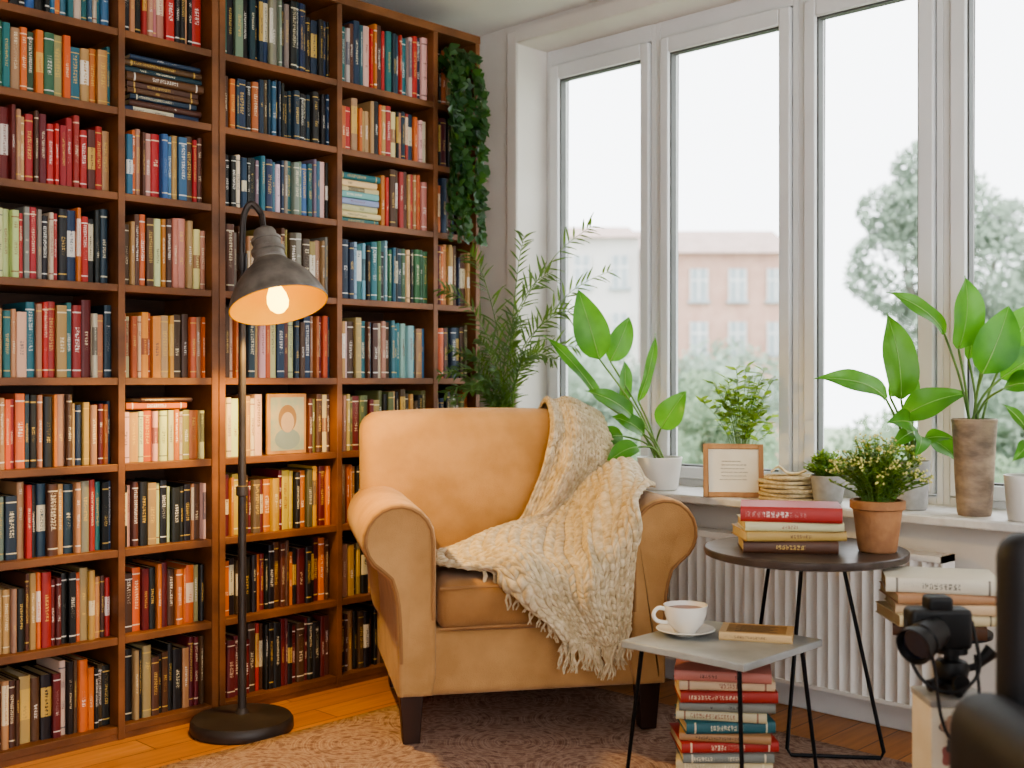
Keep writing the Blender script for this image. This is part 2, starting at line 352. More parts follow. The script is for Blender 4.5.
def book_geo(w,h,d,bulge):
    t=.0022; out=[(-d,-w/2)]; 
    for k in range(7):
        a=-math.pi/2+math.pi*k/6; out.append((-.003+bulge*math.cos(a),w/2*math.sin(a)) if bulge>.001 else (0,-w/2+w*k/6))
    out[1]=(-.003,-w/2); out[7]=(-.003,w/2); out.append((-d,w/2))
    inn=[]
    for i,(x,y) in enumerate(out):
        if i in(0,8): inn.append((x,y+(t if i==0 else -t)))
        else: inn.append((x-t,max(-w/2+t,min(w/2-t,y))))
    V=[];F=[];UV=[]
    for z in (0,h):
        V+= [(x,y,z) for x,y in out]; V+=[(x,y,z) for x,y in inn]
    for i in range(8):
        F.append((i,i+1,18+i+1,18+i))
        sp=1<=i<=6
        UV.append([(out[i][1]/w if sp else 3,0),(out[i+1][1]/w if sp else 3,0),(out[i+1][1]/w if sp else 3,1),(out[i][1]/w if sp else 3,1)])
        F.append((9+i,27+i,27+i+1,9+i+1)); UV.append([(3,0)]*4)
        F.append((i,9+i,9+i+1,i+1)); UV.append([(3,0)]*4)
        F.append((18+i,18+i+1,27+i+1,27+i)); UV.append([(3,0)]*4)
    for e in (0,8):
        F.append((e,18+e,27+e,9+e)); UV.append([(3,0)]*4)
    y=w/2-t-.0002; x0=-d+.004; x1=-.004; z0=.003;z1=h-.003
    PV=[(x0,-y,z0),(x1,-y,z0),(x1,y,z0),(x0,y,z0),(x0,-y,z1),(x1,-y,z1),(x1,y,z1),(x0,y,z1)]
    PF=[(0,3,2,1),(4,5,6,7),(0,1,5,4),(1,2,6,5),(2,3,7,6),(3,0,4,7)]
    return V,F,UV,PV,PF
def book_obj(specs,name,split=False):
    V=[];F=[];UVs=[];MI=[];A=[];PVs=[];PFs=[]
    for (M,w,h,d,cv,ik,style,bul,rn) in specs:
        v,f,uv,pv,pf=book_geo(w,h,d,bul); o=len(V)
        V+=[tuple(M@Vector(p)) for p in v]
        for q,u in zip(f,uv):
            F.append([i+o for i in q]); UVs.append(u); MI.append(0); A.append((cv,ik,(min(1,h/w/20),style,rn,1)))
        if split: PVs+=pv; PFs+=pf
        else:
            o=len(V); V+=[tuple(M@Vector(p)) for p in pv]
            for q in pf: F.append([i+o for i in q]); UVs.append([(3,0)]*4); MI.append(1); A.append((cv,ik,(0,0,0,1)))
    me=bpy.data.meshes.new(name); me.from_pydata(V,[],F); me.materials.append(M_book); me.materials.append(M_paper)
    me.polygons.foreach_set('material_index',MI)
    me.uv_layers.new(name='UVMap')
    for n in('cov','ink','bk'): me.color_attributes.new(name=n,type='FLOAT_COLOR',domain='CORNER')
    fl=[float(x) for u in UVs for p in u for x in p]; me.uv_layers['UVMap'].data.foreach_set('uv',fl)
    for k,n in enumerate(('cov','ink','bk')):
        arr=[float(x) for i,u in enumerate(UVs) for _ in u for x in A[i][k]]
        me.color_attributes[n].data.foreach_set('color',arr)
    me.polygons.foreach_set('use_smooth',[True]*len(me.polygons)); me.update(); me.set_sharp_from_angle(angle=.7)
    ob=bpy.data.objects.new(name,me); col.objects.link(ob)
    if split:
        p=MB(); p.add(PVs,PFs); p.make('pages',M_paper,parent=ob)
    return ob
def vary(c,a=.12):
    return tuple(max(0,min(1,x*(1+random.uniform(-a,a)))) for x in c[:3])+(1,)
def pick(names):
    n=random.choice(names); cv=vary(lin(COL[n]),.25)
    lum=sum(cv[:3])/3
    ik,ikn=random.choice([(lin('e9dcb8'),'cream'),(lin('d8b25a'),'gold'),(lin('efe9dd'),'white')]) if lum<.3 else random.choice([(lin('2a2422'),'black'),(lin('7a2420'),'dark red'),(lin('2a3c55'),'navy')])
    return n,cv,ik,ikn
PAL={}
def P_(c,r,s): PAL[(c,r)]=[x.strip() for x in s.split(',')]
P_(0,8,'teal,blue,orange,black,cream');P_(1,8,'black,brown,red,pink');P_(2,8,'navy,teal,grey,navy,black');P_(3,8,'orange,teal,red,cream,brown,navy')
P_(0,7,'teal,green,navy,orange,tan,dark red,black');P_(1,7,'cream,teal,brown,navy,tan');P_(2,7,'navy,teal,brown,navy,orange,black');P_(3,7,'red,orange,tan,navy,cream,black')
P_(0,6,'red,orange,dark red,brown,tan,red');P_(1,6,'red,pink,brown,blue,tan,orange');P_(2,6,'navy,teal,white,grey,blue,black');P_(3,6,'pink,red,tan,orange,brown')
P_(0,5,'black,grey,navy,red,orange,cream,black');P_(1,5,'cream,pink,orange,tan,brown');P_(2,5,'cream,tan,grey,orange,brown');P_(3,5,'teal,navy,pale blue,green,cream,black')
P_(0,4,'red,cream,tan,teal,orange,dark red,navy,tan');P_(1,4,'orange,cream,tan,yellow,brown');P_(2,4,'cream,tan,orange,brown,navy,dark red');P_(3,4,'blue,pale blue,cream,teal,brown,tan')
P_(0,3,'red,orange,black,tan,navy,brown,dark red,orange');P_(1,3,'cream,tan,cream,tan,orange');P_(2,3,'cream,tan,brown,olive');P_(3,3,'brown,olive,dark red,tan,black')
P_(0,2,'black,navy,red,grey,black,tan,brown,teal');P_(1,2,'tan,black,cream,orange,brown,black');P_(2,2,'orange,brown,yellow,black,olive,dark red');P_(3,2,'brown,orange,black,tan')
P_(0,1,'red,black,orange,brown,dark red,tan,black');P_(1,1,'orange,orange,brown,tan,black,dark red');P_(2,1,'dark red,black,orange,brown,black');P_(3,1,'black,tan,brown')
P_(0,0,'cream,tan,brown,brown,dark red,orange,black');P_(1,0,'dark red,tan,brown,red,black,black');P_(2,0,'black,red,dark red,black,brown');P_(3,0,'brown,tan,black')
for r in range(9): P_(4,r,'tan,brown,brown,dark red,olive,navy,orange,black')
cols_all=colA+colB
B=[]
rown=['bottom','eighth','seventh','sixth','fifth','middle','third','second','top']
def addbook(y,z,w,h,d,ci,ri,lying=False,x=None,rot=0,names=None,score=1):
    n,cv,ik,ikn=pick(names or PAL[(ci,ri)])
    hard=random.random()<.5
    xs=XF-.028-random.uniform(0,.018) if x is None else x
    if lying: M=Matrix.Translation((xs-d/2,y,z+w/2))@Matrix.Rotation(rot,4,'Z')@Matrix.Rotation(math.pi/2,4,'X')@Matrix.Translation((d/2,0,-h/2))
    else: M=Matrix.Translation((xs,y,z))@Matrix.Rotation(rot,4,'X')
    Z=.6947*-xs+.7193*y; Xc=.7193*xs+.6947*y; px=512+1150*Xc/Z; py=380-1150*(z+h/2-1.05)/Z
    sc=w*h/Z/Z*score
    if px<2 or (345<px<600 and py>410) or px>470: sc=0
    if py<-20 or py>775: sc=0
    lb=('%s %s book %s with %s lettering on shelf')%(n,'clothbound' if hard else 'paperback','lying flat' if lying else 'standing upright',ikn)
    B.append((sc,(M,w,h,d,cv,ik,random.random(),.006 if hard else .0005,random.random()),lb,'books on the %s shelf of bookcase'%rown[ri]))
for ci,(a,b) in enumerate(cols_all):
    for ri,z in enumerate(shelfz):
        y=a+.002; nxt=(shelfz[ri+1]-st if ri<8 else topz)
        clear=nxt-z
        if (ci,ri)==(1,7):
            zz=z; 
            while zz<z+.165:
                w=random.uniform(.014,.026); hh=random.uniform(.22,.262); addbook((a+b)/2+random.uniform(-.008,.008),zz,w,hh,.17,ci,ri,True,score=1.5); zz+=w+.0006
            continue
        if (ci,ri)==(3,6):
            zz=z
            while zz<z+.17:
                w=random.uniform(.018,.03); addbook(a+.1+random.uniform(-.004,.004),zz,w,random.uniform(.165,.185),.15,ci,ri,True,names=['cream','tan','pale blue','teal','white'],score=1.5); zz+=w+.0006
            y=a+.205
        base=random.uniform(.76,.88)*clear; lowrow=(ci,ri)==(1,3)
        if lowrow: base=.66*clear
        while True:
            w=random.choice([.012,.014,.016,.018,.02,.022,.025,.028])*random.uniform(.9,1.1)
            if random.random()<.35 : base=random.uniform(.74,.92)*clear if not lowrow else .66*clear
            h=min(base*random.uniform(.97,1.03),clear-.012)
            if (ci,ri)==(2,3) and y+w>2.138 and y<2.306: y=2.308; 
            if y+w>b-.002:
                if b-y>.012: w=b-y-.002
                else: break
            addbook(y+w/2,z,w,h,random.uniform(.13,.17),ci,ri)
            y+=w+.0009
            if y>b-.012: break
        if lowrow:
            addbook((a+b)/2-.02,z+.66*clear*1.035,.02,.2,.14,ci,ri,True,score=2); addbook((a+b)/2+.01,z+.66*clear*1.035+.0205,.014,.17,.13,ci,ri,True,names=['brown'],score=2)
B.sort(key=lambda t:-t[0])
for k,(sc,sp,lb,gr) in enumerate(B[:272]):
    M=sp[0]; o=book_obj([(Matrix.Identity(4),)+sp[1:]],'book'); o.matrix_world=M; lab(o,lb,'book',gr)
o=book_obj([x[1] for x in B[272:]],'books'); lab(o,'rows of assorted small books packed on the wooden shelves','books',kind='stuff')
# small portrait on the shelf
pf=empty('picture',(XF-.03,2.222,.805),0,'small pale framed portrait picture propped against shelved books','picture')
mb=MB(); mb.box(-.012,0,-.077,.077,0,.2); mb.make('frame',M_pframe,parent=pf,bevel=.002)
def disc(mb,cy,cz,ry,rz,x,mi,n=24): mb.add([(x,cy+ry*math.cos(2*math.pi*i/n),cz+rz*math.sin(2*math.pi*i/n)) for i in range(n)],[list(range(n))],mi)
mb=MB(); mb.add([(.001,-.066,.012),(.001,.066,.012),(.001,.066,.188),(.001,-.066,.188)],[(0,1,2,3)],0)
disc(mb,0,.05,.05,.035,.0014,1); disc(mb,0,.118,.036,.045,.0017,2); disc(mb,0,.105,.026,.034,.002,3)
mb.make('portrait_print',[mat('print_ground','a89a7c',.8,0,'859282',20),mat('print_coat','7d8a86',.8),mat('print_hair','8a6a48',.8),mat('print_skin','b0967a',.8)],parent=pf)
# ---------------------------------------------------------------- floor lamp
lp=(-2.985,1.923,0)
lamp=empty('floor_lamp',lp,0,'dark bronze metal floor lamp with bell shade, switched on','lamp')
mb=MB(); mb.lathe([(.001,0),(.15,0),(.153,.006),(.152,.028),(.145,.038),(.05,.044),(.022,.05),(.015,.065),(.001,.066)],seg=56); mb.make('base',M_lampp,parent=lamp)
mb=MB(); mb.tube([(0,0,.04),(0,0,.5),(0,0,1.0),(0,0,1.42)],[.013,.0125,.0115,.0105],12); mb.lathe([(.011,0),(.018,.004),(.018,.03),(.011,.034)],(0,0,.7),16); mb.make('pole',M_lampp,parent=lamp)
rim=Vector((-2.841,1.955,1.268))-Vector(lp); A=(U3-.25*R3-.30*C3).normalized()
q=A.to_track_quat('Z','Y').to_matrix().to_4x4(); SM=Matrix.Translation(rim)@q
prof=[(.145,0),(.1455,.004),(.143,.014),(.132,.042),(.112,.078),(.085,.11),(.06,.132),(.048,.146)]
mb=MB(); mb.lathe(prof,seg=56,M=SM,mi=0); mb.lathe([(r-.003,z) for r,z in prof],seg=56,M=SM,mi=1); mb.lathe([(.145,0),(.142,0)],seg=56,M=SM,mi=1)
mb.make('lamp_shade',[M_lamp,M_lampin],parent=lamp)
mb=MB(); mb.lathe([(.048,.144),(.05,.15),(.046,.154),(.046,.17),(.050,.173),(.050,.184),(.042,.188),(.042,.208),(.045,.21),(.045,.218),(.034,.222),(.034,.24),(.03,.248),(.018,.255),(.001,.256)],seg=32,M=SM); mb.make('socket',M_lamp,parent=lamp)
top=SM@Vector((0,0,.25)); pb=Vector((0,0,1.40))
ctl=[pb,Vector((0,0,1.47)),Vector((0,0,1.545))+R3*.006,R3*.028+Vector((0,0,1.58)),(top+A*.055),(top+A*.02),top]
def catmull(P,n=8):
    out=[]; 
    for i in range(len(P)-1):
        p0=P[max(i-1,0)];p1=P[i];p2=P[i+1];p3=P[min(i+2,len(P)-1)]
        for k in range(n):
            t=k/n; out.append(.5*((2*p1)+(p2-p0)*t+(2*p0-5*p1+4*p2-p3)*t*t+(3*p1-p0-3*p2+p3)*t**3))
    out.append(P[-1]); return out
mb=MB(); mb.tube(catmull(ctl),.0095,10); mb.tube([pb+Vector((0,0,-.02)),pb+Vector((0,0,.03))],.016,12); 
mb.make('gooseneck_arm',M_lampp,parent=lamp)
mb=MB(); mb.lathe([(.001,-.022),(.014,-.019),(.027,-.006),(.032,.012),(.029,.034),(.018,.06),(.015,.11),(.001,.11)],seg=24,M=SM); mb.make('bulb',emis('bulb_glow','ffd558',8),parent=lamp)
ld=bpy.data.lights.new('lamp_light','SPOT'); ld.energy=50; ld.color=(1,.64,.19); ld.shadow_soft_size=.02; ld.spot_size=math.radians(176); ld.spot_blend=.3
lo=bpy.data.objects.new('lamp_light',ld); col.objects.link(lo); lo.parent=lamp; lo.location=SM@Vector((0,0,-.028)); lo.rotation_euler=A.to_track_quat('Z','Y').to_euler()
# ---------------------------------------------------------------- armchair
CROT=math.radians(55.8); CLOC=(-2.59,2.662,.009)
CH=empty('armchair',CLOC,CROT,'tan upholstered roll-arm armchair with dark tapered wooden legs','armchair')
mb=MB(); mb.soft((0,-.015,.235),(.78,.74,.20),.03,n=12); mb.make('seat_base',M_chair,parent=CH)
mb=MB(); mb.soft((0,-.13,.395),(.572,.57,.145),.045,(0,.006,.016),n=16); mb.make('seat_cushion',M_seat,parent=CH)
mb=MB(); 
seam=[(-.28,-.414,.45),(-.2,-.42,.453),(0,-.422,.455),(.2,-.42,.453),(.28,-.414,.45)]
mb.tube(seam,.0045,6); mb.tube([(x,y,z-.115) for x,y,z in seam],.0045,6); mb.make('cushion_piping',M_pipe,parent=CH)
def backfn(q):
    q=q.copy(); q.y+=(q.z-.5)*.10; q.z+=.014*(1-(q.x/.41)**2)*max(0,(q.z-.6)/.3); 
    k=max(0,(.6-q.z)/.4); q.x*=1-.12*k; q.x-=.040; return q
mb=MB(); mb.soft((0,.230,.59),(.83,.175,.68),.060,(0,.010,0),n=18,fn=backfn); mb.make('backrest',M_chair,parent=CH)
def armprof(sx):
    p=[(.288,.20),(.288,.36),(.288,.50),(.288,.56)]
    cx,cz,r=.394,.588,.105
    for k in range(0,15):
        a=math.radians(180-k*(240/14)); p.append((cx+r*math.cos(a),cz+r*math.sin(a)))
    p+=[(.422,.475),(.411,.44),(.404,.40),(.400,.33),(.398,.24),(.397,.145),(.38,.142),(.30,.142)]
    return [(sx*x,z) for x,z in p]
for sx in(-1,1):
    pr=armprof(sx); mb=MB()
    rings=[]
    def ins(d,y):
        out=[]; n=len(pr)
        for i in range(n):
            a=Vector(pr[i-1]);b=Vector(pr[(i+1)%n]); t=(b-a).normalized(); nr=Vector((t.y,-t.x))*(1 if sx>0 else -1)
            p=Vector(pr[i])+nr*d; out.append((p.x,y,p.y))
        return out
    for d,y in [(.022,-.398),(.014,-.403),(.006,-.401),(.002,-.395),(0,-.386),(0,-.3),(0,-.1),(0,.1),(0,.25),(.01,.27)]: rings.append(ins(d,y))
    mb.grid(rings,0,True); k=len(pr)
    mb.f.append(list(range(k))); mb.m.append(0); e=(len(rings)-1)*k; mb.f.append([e+i for i in range(k)]); mb.m.append(0)
    mb.make('armrest',M_chair,parent=CH,angle=1.0)
    mb=MB(); ring=[Vector(p) for p in ins(.010,-.403)]; mb.tube(ring[1:-3],.0055,6)
    mb.make('arm_piping',M_pipe,parent=CH)
for x,y in((-.355,-.34),(.355,-.34),(-.33,.28),(.33,.28)):
    mb=MB(); a,b=.034,.024
    P=[[(x+sx*w,y+sy*w,z) for sx,sy in((-1,-1),(1,-1),(1,1),(-1,1))] for w,z in((b,0),(a,.145))]
    mb.grid(P,0,True); mb.f+= [[0,1,2,3],[4,5,6,7]]; mb.m+=[0,0]; mb.make('leg',M_dwood,parent=CH,bevel=.003)
# blanket
G=[
[(.21,.40,.74),(.24,.405,.74),(.26,.41,.74),(.285,.41,.74),(.31,.41,.74),(.33,.40,.74),(.355,.39,.74)],
[(.19,.375,.89),(.22,.38,.89),(.245,.38,.89),(.27,.375,.89),(.30,.37,.88),(.33,.355,.87),(.36,.335,.85)],
[(.19,.265,.952),(.215,.265,.954),(.24,.265,.953),(.27,.265,.949),(.31,.265,.942),(.345,.265,.927),(.375,.265,.905)],
[(.18,.165,.89),(.21,.165,.89),(.245,.165,.89),(.285,.17,.885),(.325,.18,.875),(.36,.20,.86),(.395,.235,.84)],
[(.16,.135,.80),(.20,.13,.80),(.24,.13,.80),(.285,.135,.795),(.33,.145,.79),(.375,.175,.78),(.41,.21,.77)],
[(.12,.115,.68),(.17,.105,.69),(.22,.10,.70),(.27,.10,.71),(.325,.105,.72),(.39,.12,.73),(.45,.14,.71)],
[(.02,.06,.54),(.09,.05,.55),(.16,.04,.57),(.235,.03,.63),(.30,.03,.70),(.375,.03,.72),(.455,.03,.695)],
[(-.17,-.04,.50),(-.05,-.05,.51),(.07,-.05,.525),(.19,-.06,.56),(.285,-.07,.67),(.36,-.09,.715),(.445,-.10,.695)],
[(-.275,-.14,.495),(-.14,-.17,.51),(.01,-.18,.52),(.15,-.19,.535),(.26,-.2,.61),(.335,-.22,.70),(.42,-.23,.70)],
[(-.28,-.27,.49),(-.165,-.29,.50),(-.02,-.31,.50),(.105,-.33,.515),(.21,-.34,.54),(.29,-.34,.65),(.375,-.34,.70)],
[(-.20,-.36,.485),(-.095,-.395,.485),(.01,-.42,.48),(.105,-.43,.48),(.18,-.435,.49),(.25,-.43,.58),(.32,-.42,.67)],
[(-.07,-.42,.465),(-.02,-.44,.445),(.045,-.45,.42),(.108,-.45,.41),(.17,-.455,.43),(.23,-.455,.48),(.28,-.44,.56)],
[(.03,-.44,.39),(.065,-.45,.37),(.10,-.455,.35),(.142,-.46,.345),(.185,-.46,.35),(.228,-.458,.39),(.268,-.45,.45)],
[(.09,-.44,.33),(.12,-.45,.305),(.15,-.458,.29),(.178,-.462,.28),(.205,-.46,.285),(.232,-.458,.305),(.258,-.45,.35)]]
def cr(P,t):
    n=len(P)-1; x=t*n; i=min(int(x),n-1); f=x-i
    p0=P[max(i-1,0)];p1=P[i];p2=P[i+1];p3=P[min(i+2,n)]
    return .5*((2*p1)+(p2-p0)*f+(2*p0-5*p1+4*p2-p3)*f*f+(3*p1-p0-3*p2+p3)*f**3)
GV=[[Vector(p) for p in r] for r in G]
NR,NC=520,230
colc=[[cr([r[j] for r in GV],i/NR) for j in range(7)] for i in range(NR+1)]
S=[[cr(colc[i],j/NC) for j in range(NC+1)] for i in range(NR+1)]
def knit(u,v):
    a=(u*12)%1-.5; sgn=abs(a)
    t=(v*52+sgn*1.4)%1
    lobe=math.sqrt(max(0,1-(2*t-1)**2)); ac=math.sqrt(max(0,1-((sgn-.25)/.26)**2))
    return lobe**.8*ac
P=[]
for i in range(NR+1):
    row=[]
    for j in range(NC+1):
        p=S[i][j]; du=S[i][min(j+3,NC)]-S[i][max(j-3,0)]; dv=S[min(i+3,NR)][j]-S[max(i-3,0)][j]
        n=du.cross(dv); n=n.normalized() if n.length>1e-12 else Vector((0,0,1)); 
        n=-n
        u=j/NC;v=i/NR
        w_=u*14+v*6+3.0*noise.noise(Vector((u*1.5,v*3,0)))
        fold=.042*(.5+.5*math.sin(w_))**1.6+.018*(noise.noise(Vector((u*5,v*8,3)))+.3)
        amt=(.3+.7*math.sin(min(1,max(0,(v-.2)/.25))*math.pi/2))
        if v>.85: amt*=1-(v-.85)*3
        edge=min(1,min(u,1-u)/.08)
        row.append(p+n*(.004+max(0,fold)*amt*(.35+.65*edge)+.0155*knit(u,v)))
    P.append(row)
mb=MB(); mb.grid(P)
BL=empty('knitted_blanket',CLOC,CROT,'chunky beige knitted throw draped over armchair back, seat and arm','blanket')
mb.make('knit_panel',M_blank,parent=BL,solid=.005,angle=3)
mb=MB()
def tassel(p,L,dx):
    for q in range(2):
        o_=Vector((random.uniform(-.004,.004),random.uniform(-.004,.002),0)); ph=random.uniform(0,6)
        pts=[p+o_+Vector((dx*t*.5+.006*math.sin(t*7+ph),-.004*t,-L*t)) for t in (0,.2,.4,.6,.8,1)]
        mb.tube(pts,[.004,.005,.0042,.0036,.003,.002],5)
for j in range(0,NC+1,7):
    p=P[NR][j]; tassel(p,random.uniform(.06,.095),random.uniform(-.05,.05))
for i in range(int(NR*.80),NR,8):
    p=P[i][0]; tassel(p,random.uniform(.05,.08),-.03)
mb.make('fringe',M_blank,parent=BL)['kind']='stuff'
# ---------------------------------------------------------------- round table
rt=(-1.626,2.85,0.01); RT=empty('round_side_table',rt,0,'round dark-topped side table on thin black metal legs','side table')
mb=MB(); mb.lathe([(.001,.553),(.262,.553),(.273,.557),(.275,.565),(.275,.573),(.272,.576),(.001,.576)],seg=72); mb.make('table_top',M_tabw,parent=RT)
def fr(f1,f2,t1,t2,nm='leg_frame'):
    mb=MB(); a=Vector(f1)-Vector(rt);b=Vector(f2)-Vector(rt); a.z=b.z=.006
    t1=Vector(t1)-Vector(rt);t2=Vector(t2)-Vector(rt);t1.z=t2.z=.552
    am=a+(t1-a)*.03; bm_=b+(t2-b)*.03
    mb.tube([t1,am,a+(b-a).normalized()*.012,b-(b-a).normalized()*.012,bm_,t2],.0055,8); mb.make(nm,M_black,parent=RT)
fr((-1.45,2.97,0),(-1.66,2.81,0),(-1.56,2.93,0),(-1.64,2.86,0))
mb=MB(); a=Vector((-1.875,2.945,0))-Vector(rt); a.z=.0; b=Vector((-1.74,2.86,0))-Vector(rt); b.z=.553; mb.tube([b,a],.0055,8); mb.make('leg',M_black,parent=RT)
ttop=.01+.576
# ---------------------------------------------------------------- small square table
sq=(-1.718,2.581,.009); SQ=empty('small_square_table',sq,0,'low square grey-topped side table with thin black legs','side table')
mb=MB(); mb.box(-.19,.19,-.19,.19,.333,.352); mb.make('table_top',M_tabs,parent=SQ,bevel=.003)
for sx in(-1,1):
    for sy in(-1,1):
        mb=MB(); mb.tube([(sx*.15,sy*.15,.333),(sx*.178,sy*.178,.004)],[.006,.005],8); mb.lathe([(.001,0),(.008,0),(.008,.006),(.001,.006)],(sx*.178,sy*.178,0),12); mb.box(sx*.15-.02,sx*.15+.02,sy*.15-.02,sy*.15+.02,.330,.333); mb.make('leg',M_black,parent=SQ)
stop=.009+.352
mb=MB(); mb.lathe([(.001,0),(.03,0),(.032,.003),(.055,.009),(.078,.016),(.080,.018),(.078,.0195),(.055,.013),(.034,.008),(.001,.007)],seg=48)
sau=mb.make('saucer',M_cer,loc=(-1.822,2.562,stop)); lab(sau,'white ceramic saucer under the coffee cup','saucer')
cup=empty('coffee_cup',(-1.822,2.562,stop+.008),0,'white ceramic coffee cup on a saucer','cup')
mb=MB(); mb.lathe([(.001,0),(.028,0),(.03,.004),(.033,.008),(.048,.026),(.056,.048),(.059,.072),(.0595,.074),(.057,.074),(.053,.048),(.045,.028),(.03,.012),(.001,.010)],seg=48); mb.make('body',M_cer,parent=cup)
mb=MB(); 
hd=-R3*1.0+C3*.1; hd.normalize()
ctl=[hd*.05+U3*.062,hd*.075+U3*.066,hd*.088+U3*.05,hd*.078+U3*.032,hd*.046+U3*.026]; mb.tube(catmull(ctl,6),.0055,8); mb.make('handle',M_cer,parent=cup)
mb=MB(); mb.lathe([(.001,.062),(.0555,.062)],seg=40); mb.make('coffee',M_coffee,parent=cup)
# ---------------------------------------------------------------- lying books
def lie(cx,cy,z,rot,w,h,d,name,ink,label,group=None,hard=True,style=None):
    o=book_obj([(Matrix.Identity(4),w,h,d,vary(lin(COL[name] if name in COL else name),.08),lin(ink),random.random() if style is None else style,.005 if hard else .0006,random.random())],'book',split=True)
    o.matrix_world=Matrix.Translation((cx,cy,z+w/2))@Matrix.Rotation(rot,4,'Z')@Matrix.Rotation(math.pi/2,4,'X')@Matrix.Translation((d/2,0,-h/2))
    lab(o,label,'book',group); return o
rad_=math.radians
tb=lie(-1.668,2.672,stop,rad_(-62),.022,.19,.125,'c9ab7c','5a3a22','small worn tan book lying on grey table',hard=False)
mb=MB(); yy=.0113
mb.add([(-.112,yy,.018),(-.012,yy,.018),(-.012,yy,.172),(-.112,yy,.172)],[(0,1,2,3)],0)
for k in range(7): mb.add([(-.10+.012*k,yy+.0003,.04+.01*(k%3)),(-.093+.012*k,yy+.0003,.04+.01*(k%3)),(-.093+.012*k,yy+.0003,.15-.012*(k%2)),(-.10+.012*k,yy+.0003,.15-.012*(k%2))],[(0,1,2,3)],1)
mb.make('cover_panel',[mat('cover_panel_tan','b08a5c',.8,0,'9c784c',20),M_ink],parent=tb)
z=.009
names=[('cream','brown'),('grey','white'),('red','cream'),('tan','2a2422'),('teal','e9dcb8'),('cream','7a2420'),('grey','2a2422'),('red','e9dcb8'),('cream','7a2420'),('pink','2a2422')]
hts=[.026,.024,.028,.022,.03,.026,.024,.03,.026,.028]
for k,(n,i) in enumerate(names):
    lie(-1.765+random.uniform(-.006,.006),2.655+random.uniform(-.006,.006),z,rad_(-50+random.uniform(-9,9)),hts[k],random.uniform(.235,.265),random.uniform(.165,.185),n,i if len(i)==6 else 'e9dcb8','%s hardback book in floor stack beneath small table'%n,'stack of books on the floor'); z+=hts[k]+.0006
z=ttop
for k,(n,i,h,w,rr) in enumerate([('brown','d8b25a',.25,.032,-52),('yellow','5a3a22',.27,.026,-44),('cream','7a2420',.26,.024,-50),('red','efe9dd',.265,.040,-58)]):
    lie(-1.655+.004*k,2.80,z,rad_(rr),w,h,.18,n if n!='yellow' else 'b08a52',i,'%s hardback book stacked on round side table'%n.replace('yellow','tan'),'stack of books on round table',style=.4); z+=w+.0006
ss=(-1.235,2.895,0); ST=empty('pedestal_stand',ss,0,'slim black pedestal stand holding stacked books','stand')
mb=MB(); mb.lathe([(.001,.398),(.10,.398),(.10,.41),(.001,.41)],seg=32); mb.make('top_plate',M_black,parent=ST)
mb=MB(); mb.tube([(0,0,.01),(0,0,.399)],.010,10); mb.make('pole',M_black,parent=ST)
mb=MB(); mb.lathe([(.001,0),(.11,0),(.11,.01),(.001,.014)],seg=32); mb.make('base',M_black,parent=ST)
z=.41
for k,(n,i,h,w,rr) in enumerate([('brown','e9dcb8',.22,.03,-64),('cream','2a2422',.25,.028,-46),('cream','7a2420',.24,.026,-56),('tan','2a2422',.25,.024,-50),('white','2a2422',.27,.036,-60)]):
    lie(-1.255+random.uniform(-.008,.008),2.868+random.uniform(-.008,.008),z,rad_(rr),w,h,.19,n,i,'%s book in stack on slim pedestal by the wall'%n,'stack of books on pedestal'); z+=w+.0006
# ---------------------------------------------------------------- plants
def leaf(mb,b,t,W,nh,bulge=.0,fold=.18,mi=0,n=9,pointy=.8,wave=.03):
    b=Vector(b);t=Vector(t); d=t-b; L=d.length; dn=d.normalized(); nh=Vector(nh); nr=(nh-dn*nh.dot(dn)).normalized(); s=dn.cross(nr)
    P=[];cen=[]
    for i in range(n+1):
        q=i/n; c=b+d*q+nr*(bulge*L*4*q*(1-q)); w=W*.5*(math.sin(math.pi*min(1,q**pointy*.985+.012)))**.85
        if i==n: w=.0006
        cen.append(c+nr*.0008)
        P.append([c+s*(w*k)+nr*(abs(k)*w*fold+ wave*L*math.sin(q*9+k)*abs(k)*.6) for k in(-1,-.55,0,.55,1)])
    mb.grid(P,mi); return cen
def pot(parent,prof,m,h_soil,r_soil,name='pot'):
    mb=MB(); mb.lathe(prof,seg=40); mb.make(name,m,parent=parent)
    mb=MB(); mb.lathe([(.001,h_soil+.004),(r_soil*.6,h_soil+.003),(r_soil,h_soil)],seg=24); mb.make('soil',M_soil,parent=parent)
def tprof(r0,r1,h,t=.005,lip=.0):
    p=[(.001,0),(r0*.92,0),(r0,.004)]
    for k in range(1,8): p.append((r0+(r1-r0)*k/8,h*k/8))
    if lip: p+=[(r1,h-.025),(r1+lip,h-.022),(r1+lip,h-.002),(r1+lip-.002,h)]
    else: p+=[(r1,h-.002),(r1-.001,h)]
    p+=[(r1-t,h),(r1-t,h-.03),(.001,h-.032)]
    return p
